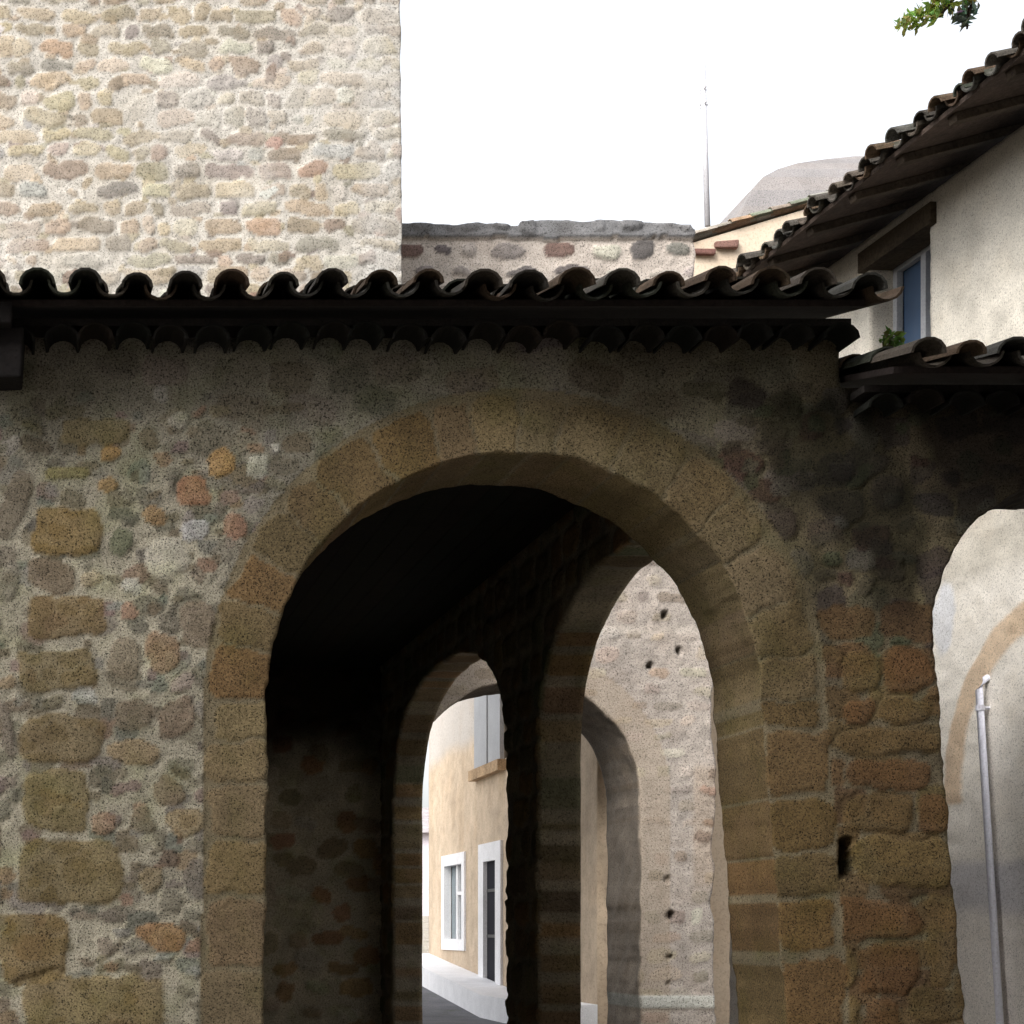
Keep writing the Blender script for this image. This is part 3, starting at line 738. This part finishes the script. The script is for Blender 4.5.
# ================================================================== STREET BEYOND THE GATE
och = empty('street_house', (8.3, 33, 0), 'ochre plastered house with white framed windows seen through the archway', 'house')
FD = Vector((.024, 1, 0)).normalized(); FN = Vector((1, -.024, 0)).normalized(); FP = Vector((7.66, 0, 0))
def fp(y, w, z): return Vector((7.66 + .024 * y, y, 0)) + FN * w + Vector((0, 0, z))
def fy(px): return 1700 * 7.66 / ((px - CX) - 1700 * .024)
def fz(px, py): return EYE + (CY - py) * fy(px) / F
Y0, Y1 = 26.2, 39.7
wy = [fy(466), fy(443)]; wz = [fz(455, 946), fz(455, 858)]
dy = [fy(503), fy(485)]; dz = [.45, fz(495, 850)]
uy = [fy(512), fy(476)]; uz = [fz(490, 765), fz(490, 672)]
def solid_och(u, v):
    s = np.full(len(u), 9.0)
    for a, b in ((wy, wz), (dy, dz), (uy, uz)):
        s = np.minimum(s, np.maximum(np.maximum(a[0] - u, u - a[1]), np.maximum(b[0] - v, v - b[1])))
    return s
def paint_och(u, v):
    P = Paint(u, v, (.49, .395, .295), .004, 1, .05, 1.5)
    P.c *= (1 + .10 * fbm(u * .7, v * .7, 3, 4))[:, None]
    P.tintmul(sstep(.0, .5, fbm(u * 1.6, v * .35, 9, 4)) * .5, (.80, .76, .70)); P.tintmul(sstep(1.6, .6, v + .4 * fbm(u, v, 6, 3)) * .5, (.72, .70, .68))
    w = sstep(fz(460, 755) - .1, fz(460, 755) + .35, v + .12 * fbm(u, v, 2, 3)); P.c = P.c * (1 - w[:, None]) + np.array((.45, .42, .39))[None, :] * w[:, None]
    return P.h, P.c
wall_panel((7.66, 0, 0), (.024, 1, 0), (-1, .024, 0), Y0, Y1, 0, 9.0, .08, .25, solid_och, paint_och, M_FARPL, och, 'wall')
def fbox(mb, y0, y1, w0, w1, z0, z1):
    vs = [fp(y, w, z) for z in (z0, z1) for w in (w0, w1) for y in (y0, y1)]
    mb.add(vs, [(0, 1, 3, 2), (4, 6, 7, 5), (0, 4, 5, 1), (2, 3, 7, 6), (0, 2, 6, 4), (1, 5, 7, 3)])
mb = MB(); mb.col = (.49, .395, .295); fbox(mb, Y0, Y1, .253, 6, 0, 9.0); mb.build('core_wall', M_FARPL, och)
mb = MB(); mb.col = (.25, .16, .11)
mb.add([fp(Y0 - .3, -.5, 8.95), fp(Y1 + .3, -.5, 8.95), fp(Y1 + .3, 3, 10.1), fp(Y0 - .3, 3, 10.1), fp(Y1 + .3, 6.4, 8.95), fp(Y0 - .3, 6.4, 8.95)], [(0, 1, 2, 3), (3, 2, 4, 5), (0, 3, 5), (1, 4, 2), (0, 5, 4, 1)])
mb.build('roof', M_TILE, och)
def frame(name, a, b, t, w0, w1, mat):
    mb = MB()
    fbox(mb, a[0] - t, a[1] + t, w0, w1, b[1], b[1] + t * .8); fbox(mb, a[0] - t, a[1] + t, w0, w1, b[0] - t * .8, b[0])
    fbox(mb, a[0] - t, a[0], w0, w1, b[0] + .001, b[1] - .001); fbox(mb, a[1], a[1] + t, w0, w1, b[0] + .001, b[1] - .001)
    return mb.build(name, mat, och)
f1 = frame('window', [wy[0] + .3, wy[1] - .3], [wz[0] + .15, wz[1] - .15], .3, -.04, .12, M_WHITE)
mb = MB(); fbox(mb, wy[0] + .3, wy[1] - .3, .13, .15, wz[0] + .15, wz[1] - .15); mb.build('pane', M_PANE, f1)
mb = MB(); m_ = (wy[0] + wy[1]) / 2; fbox(mb, m_ - .07, m_ + .07, .06, .125, wz[0] + .15, wz[1] - .15); fbox(mb, wy[0] + .3, m_ - .075, .06, .125, wz[0] + 1.1, wz[0] + 1.17); mb.build('glazing_bar', M_WHITE, f1)
d1 = frame('door', [dy[0] + .45, dy[1] - .05], [dz[0], dz[1] - .2], .45, -.05, .03, M_WHITE)
mb = MB(); fbox(mb, dy[0] + .40, dy[1], .034, .07, dz[0], dz[1] - .15); mb.build('door_leaf', M_DARKGL, d1)
for z in (dz[0] + 1.0, dz[0] + 1.9):
    mb = MB(); fbox(mb, dy[0] + .5, dy[1] - .1, .012, .033, z, z + .06); mb.build('rail', M_IRON, d1)
for a_, b_ in ((503, 491), (489.5, 477)):
    mb = MB(); fbox(mb, fy(a_), fy(b_), -.06, .02, uz[0], uz[1]); mb.build('shutter', M_GREY, och)
mb = MB(); mb.col = (.40, .28, .17); fbox(mb, fy(506), fy(476), -.16, .0, uz[0] - .22, uz[0] - .01); mb.build('sill', M_WOOD, och)
mb = MB()
ys_ = [Y0, 31, 36, Y1]
for a, b in zip(ys_[:-1], ys_[1:]):
    g0, g1 = ground_z(a), ground_z(b)
    vs = [fp(a, -.75, g0), fp(b, -.75, g1), fp(b, -.004, g1), fp(a, -.004, g0), fp(a, -.75, g0 + .42), fp(b, -.75, g1 + .42), fp(b, -.004, g1 + .45), fp(a, -.004, g0 + .45)]
    mb.add(vs, [(0, 1, 5, 4), (4, 5, 6, 7), (0, 4, 7, 3), (1, 2, 6, 5)])
mb.build('plinth', M_WHITE, och)

far = empty('far_house', (15, 72, 2), 'lilac grey house at the far end of the street, tiny between archway and ochre house', 'house')
mb = MB(); mb.col = (.50, .46, .50); mb.box(12.5, 24, 70, 80, 2, 5.6); mb.build('wall', M_FARPL, far)
mb = MB(); mb.col = (.34, .31, .32); mb.add([(12.2, 69.6, 5.6), (24.3, 69.6, 5.6), (24.3, 75, 7.0), (12.2, 75, 7.0), (12.2, 80.4, 5.6), (24.3, 80.4, 5.6)], [(0, 1, 2, 3), (3, 2, 5, 4), (0, 3, 4), (1, 5, 2), (0, 4, 5, 1)]); mb.build('roof', M_TILE, far)
for x in (16.5, 19):
    mb = MB(); mb.box(x, x + 1, 69.93, 69.998, 3.6, 5.0); mb.build('window', M_PANE, far)

# ================================================================== ROOFS ABOVE, FAR RIGHT
YC = 30.0; CM = F / YC
def cx(px): return (px - CX) / CM
def cz(py): return EYE + (CY - py) / CM
gab = empty('gabled_house', (cx(760), 32, 0), 'cream gabled house with a low tiled verge behind the stone wall', 'house')
mb = MB(); mb.col = (.50, .42, .33)
x0, x1, xm = cx(692), cx(1010), cx(860)
prof = [(x0, 0), (x1, 0), (x1, cz(246)), (xm, cz(193)), (x0, cz(243))]
vs = [(x, YC, z) for x, z in prof] + [(x, YC + 9, z) for x, z in prof]
mb.add(vs, [(0, 1, 2, 3, 4), (9, 8, 7, 6, 5), (0, 5, 6, 1), (1, 6, 7, 2), (2, 7, 8, 3), (3, 8, 9, 4), (4, 9, 5, 0)])
mb.build('wall', M_FARPL, gab)
TK[0] = 1.3
A_ = Vector((xm - x0, 0, cz(193) - cz(243))).normalized()
tr = tile_roof((x0 - .35, YC - .02, cz(243) - .03), (0, 1, 0), 9.3, A_, 10, spacing=.3, step=.36); tr.build('roof', M_TILE, gab)
B_ = Vector((xm - x1, 0, cz(193) - cz(246))).normalized()
tr = tile_roof((x1 + .35, YC - .02, cz(246) - .03), (0, 1, 0), 9.3, B_, 9, spacing=.3); tr.build('roof', M_TILE, gab)
mb = MB()
for k in range(2):
    mb.col = [(.12, .06, .05), (.15, .085, .07), (.15, .1, .09)][k]
    q = A_ * (.3 + k * .42)
    mb.box(x0 - .1 + q.x - .2, x0 - .1 + q.x + .2, YC - .12, YC - .004, cz(243) - .26 + q.z - .07, cz(243) - .26 + q.z + .07, jit=.035)
mb.build('verge_stones', M_GATE, gab, bevel=.03)

TK[0] = .26
YH = 42.0; HM = F / YH
def mx_(px): return (px - CX) / HM
def mz_(py): return EYE + (CY - py) / HM
hip = empty('hipped_house', (mx_(850), YH + 4, 0), 'house with a grey rounded hipped roof beyond the cream gable', 'house')
mb = MB(); mb.col = (.4, .37, .34); mb.box(mx_(748), mx_(980), YH + .4, YH + 9, 0, mz_(230)); mb.build('wall', M_FARPL, hip)
# rounded hip: stacked rectangles shrinking upward
mb = MB(); levels = [(0, 232, 738), (.06, 206, 744), (.14, 190, 752), (.26, 177, 763), (.42, 169, 778), (.62, 163, 798), (.8, 159, 826), (1.0, 156, 855)]
rings = []
for (f, py, pl) in levels:
    d = (pl - 738) / HM * .9; q_ = (YH + d) / F; xl = (pl - CX) * q_; xr = (980 - (pl - 738) - CX) * q_; zz = EYE + (CY - py) * q_
    rings.append([(xl, YH + d, zz), (xr, YH + d, zz), (xr, YH + 9.4 - d, zz), (xl, YH + 9.4 - d, zz)])
for i in range(len(rings) - 1):
    for k in range(4):
        mb.col = (.20, .19, .19) if i % 2 else (.215, .20, .195)
        mb.add([rings[i][k], rings[i][(k + 1) % 4], rings[i + 1][(k + 1) % 4], rings[i + 1][k]], [(0, 1, 2, 3)])
mb.add(rings[-1], [(0, 1, 2, 3)]); mb.add(rings[0], [(3, 2, 1, 0)])
mb.build('roof', M_GATE, hip)

mast = empty('antenna', (cx(707), 31, cz(218)), 'thin pale antenna mast standing against the white sky', 'antenna')
mb = MB(); Ya = 31.0
ptop = Vector(at(702.5, 62, Ya)); pbot = Vector(at(707.5, 226, Ya))
mb.tube([pbot, ptop], [.055, .052], 8); mb.build('pole', M_MAST, mast, smooth=True)
for f, w in ((.83, .11), (.74, .14)):
    mb = MB(); c = pbot + (ptop - pbot) * f; mb.tube([c + Vector((-w * .5, 0, 0)), c + Vector((w * .5, 0, 0))], .02, 6); mb.tube([c + Vector((0, -.15, 0)), c + Vector((0, .15, 0))], .015, 6)
    mb.build('crossbar', M_MAST, mast)

# ================================================================== TREE whose branch hangs into the top right corner
tree = empty('tree', (6.1, 4.6, 0), 'leafy green branch tip hanging in the top right corner of the sky', 'tree')
mb = MB()
mb.tube([(6.1, 4.6, 0), (6.05, 4.65, 2), (6.2, 4.7, 4), (6.15, 4.8, 6), (6.2, 4.8, 8.4)], [.17, .14, .12, .09, .04], 10)
mb.tube([(6.18, 4.75, 5.2), (5.6, 5.5, 6.3), (4.9, 6.3, 6.75), (4.2, 6.8, 6.1), (3.75, 7.0, 5.52), (3.62, 7.0, 5.36)], [.07, .05, .035, .02, .01, .005], 7)
for k in range(9):
    a = k * 2.4; z = 5.6 + k * .3
    mb.tube([(6.15, 4.8, z), (6.15 + .9 * math.cos(a), 4.8 + .8 * math.sin(a), z + .6), (6.15 + 1.5 * math.cos(a), 4.8 + 1.3 * math.sin(a), z + .9)], [.04, .025, .01], 6)
mb.tube([(3.9, 6.95, 5.7), (3.74, 7.0, 5.38), (3.735, 7.0, 5.31)], [.012, .008, .004], 6)
mb.build('trunk', M_BARK, tree, smooth=True)
mb = MB(); GRN = [(.42, .52, .12), (.34, .46, .10), (.48, .56, .18), (.24, .34, .09)]
for _ in range(60):
    a = random.uniform(0, 6.28); r = random.uniform(.2, 1.6); z = random.uniform(6.6, 8.9)
    leafblob(mb, (6.3 + r * math.cos(a), 4.6 + r * .9 * math.sin(a), z), 40, .42, .07, GRN)
for (x, y, z, r, n) in ((5.2, 6.0, 6.9, .35, 70), (4.7, 6.4, 6.8, .3, 60), (4.3, 6.75, 6.35, .22, 50)):
    leafblob(mb, (x, y, z), n, r, .06, GRN)
for (px, py, r, n, cols) in ((903, 24, .035, 16, GRN), (915, 19, .04, 26, GRN), (930, 12, .04, 26, GRN), (944, 2, .05, 30, GRN), (960, -12, .07, 40, GRN), (930, -14, .05, 24, GRN)):
    x, y, z = at(px, py, 7.0); leafblob(mb, (x, y, z), int(n * 1.8), r * 1.15, .024, cols)
GR2 = [(.16, .20, .16), (.22, .25, .21), (.18, .20, .19)]
for (px, py, r, n) in ((958, 14, .03, 12), (970, 8, .035, 16), (962, 22, .02, 8)):
    x, y, z = at(px, py, 7.0); leafblob(mb, (x, y, z), int(n * 1.6), r * 1.1, .026, GR2)
mb.build('crown', M_LEAF, tree)

# ================================================================== UNSEEN HOUSES ACROSS THE STREET, added behind the viewer to shade the hall front
def back_house(x0, x1, y0, h, col, label):
    e = empty('shade_house', ((x0 + x1) / 2, y0, 0), label, 'house', 'unseen houses added for shade')
    mb = MB(); mb.col = col; mb.box(x0, x1, y0 - 8, y0, 0, h); mb.build('wall', M_FARPL, e)
    mb = MB(); mb.col = (.2, .14, .1); mb.add([(x0, y0 + .5, h), (x1, y0 + .5, h), (x1, y0 - 4, h + 1.6), (x0, y0 - 4, h + 1.6), (x0, y0 - 8.5, h), (x1, y0 - 8.5, h)], [(0, 1, 2, 3), (3, 2, 5, 4), (0, 3, 4), (1, 5, 2), (0, 4, 5, 1)]); mb.build('roof', M_TILE, e)
    x = x0 + 1
    while x < x1 - 1.5:
        for z in (3.6, 6.8, 10, 13.2, 16.4):
            if z + 1.6 < h:
                mb = MB(); mb.box(x, x + 1, y0 + .003, y0 + .06, z, z + 1.5); mb.build('window', M_GREY, e)
        x += 2.6
back_house(-16, -2.0, -2.6, 19.0, (.16, .13, .10), 'tall unseen house added across the street for shade, dull ochre plaster')
back_house(-1.98, 9, -2.6, 22.0, (.15, .125, .09), 'tallest unseen house added across the street for shade, brown plaster')
back_house(9.02, 20, -2.6, 20.0, (.17, .15, .12), 'lower unseen grey house added at the street corner for shade')

# ================================================================== LIGHT, SKY, CAMERA
sun_dir = Vector((-.55, -.55, .63)).normalized()
el = math.asin(sun_dir.z); az = math.atan2(sun_dir.x, sun_dir.y)
w = bpy.data.worlds.new('World'); scene.world = w; w.use_nodes = True
nt = w.node_tree; bg = nt.nodes['Background']
sky = nt.nodes.new('ShaderNodeTexSky'); sky.sky_type = 'NISHITA'; sky.sun_disc = False
sky.sun_elevation = el; sky.sun_rotation = az; sky.dust_density = 5.0; sky.air_density = 1.0; sky.ozone_density = 1.0
hs = nt.nodes.new('ShaderNodeHueSaturation'); hs.inputs['Saturation'].default_value = .22
nt.links.new(sky.outputs[0], hs.inputs['Color']); nt.links.new(hs.outputs[0], bg.inputs['Color'])
bg.inputs['Strength'].default_value = 0.15
sd = bpy.data.lights.new('Sun', 'SUN'); sd.energy = 0.85; sd.angle = R(25); sd.color = (1, .95, .87)
so = bpy.data.objects.new('Sun', sd); COL.objects.link(so); so.rotation_euler = (-sun_dir).to_track_quat('-Z', 'Y').to_euler()

cam = bpy.data.cameras.new('Camera'); co = bpy.data.objects.new('Camera', cam); COL.objects.link(co)
co.location = (0, 0, EYE); co.rotation_euler = (R(90), 0, 0)
cam.sensor_width = 36; cam.lens = 36 * F / 1024
cam.shift_x = (512 - CX) / 1024; cam.shift_y = (CY - 512) / 1024
cam.clip_start = .1; cam.clip_end = 2000
scene.camera = co
vs_ = scene.view_settings; vs_.view_transform = 'Standard'; vs_.look = 'None'; vs_.exposure = 1.5; vs_.gamma = 1
scene.render.resolution_x = scene.render.resolution_y = 1024
scene.cycles.max_bounces = 8; scene.cycles.diffuse_bounces = 5
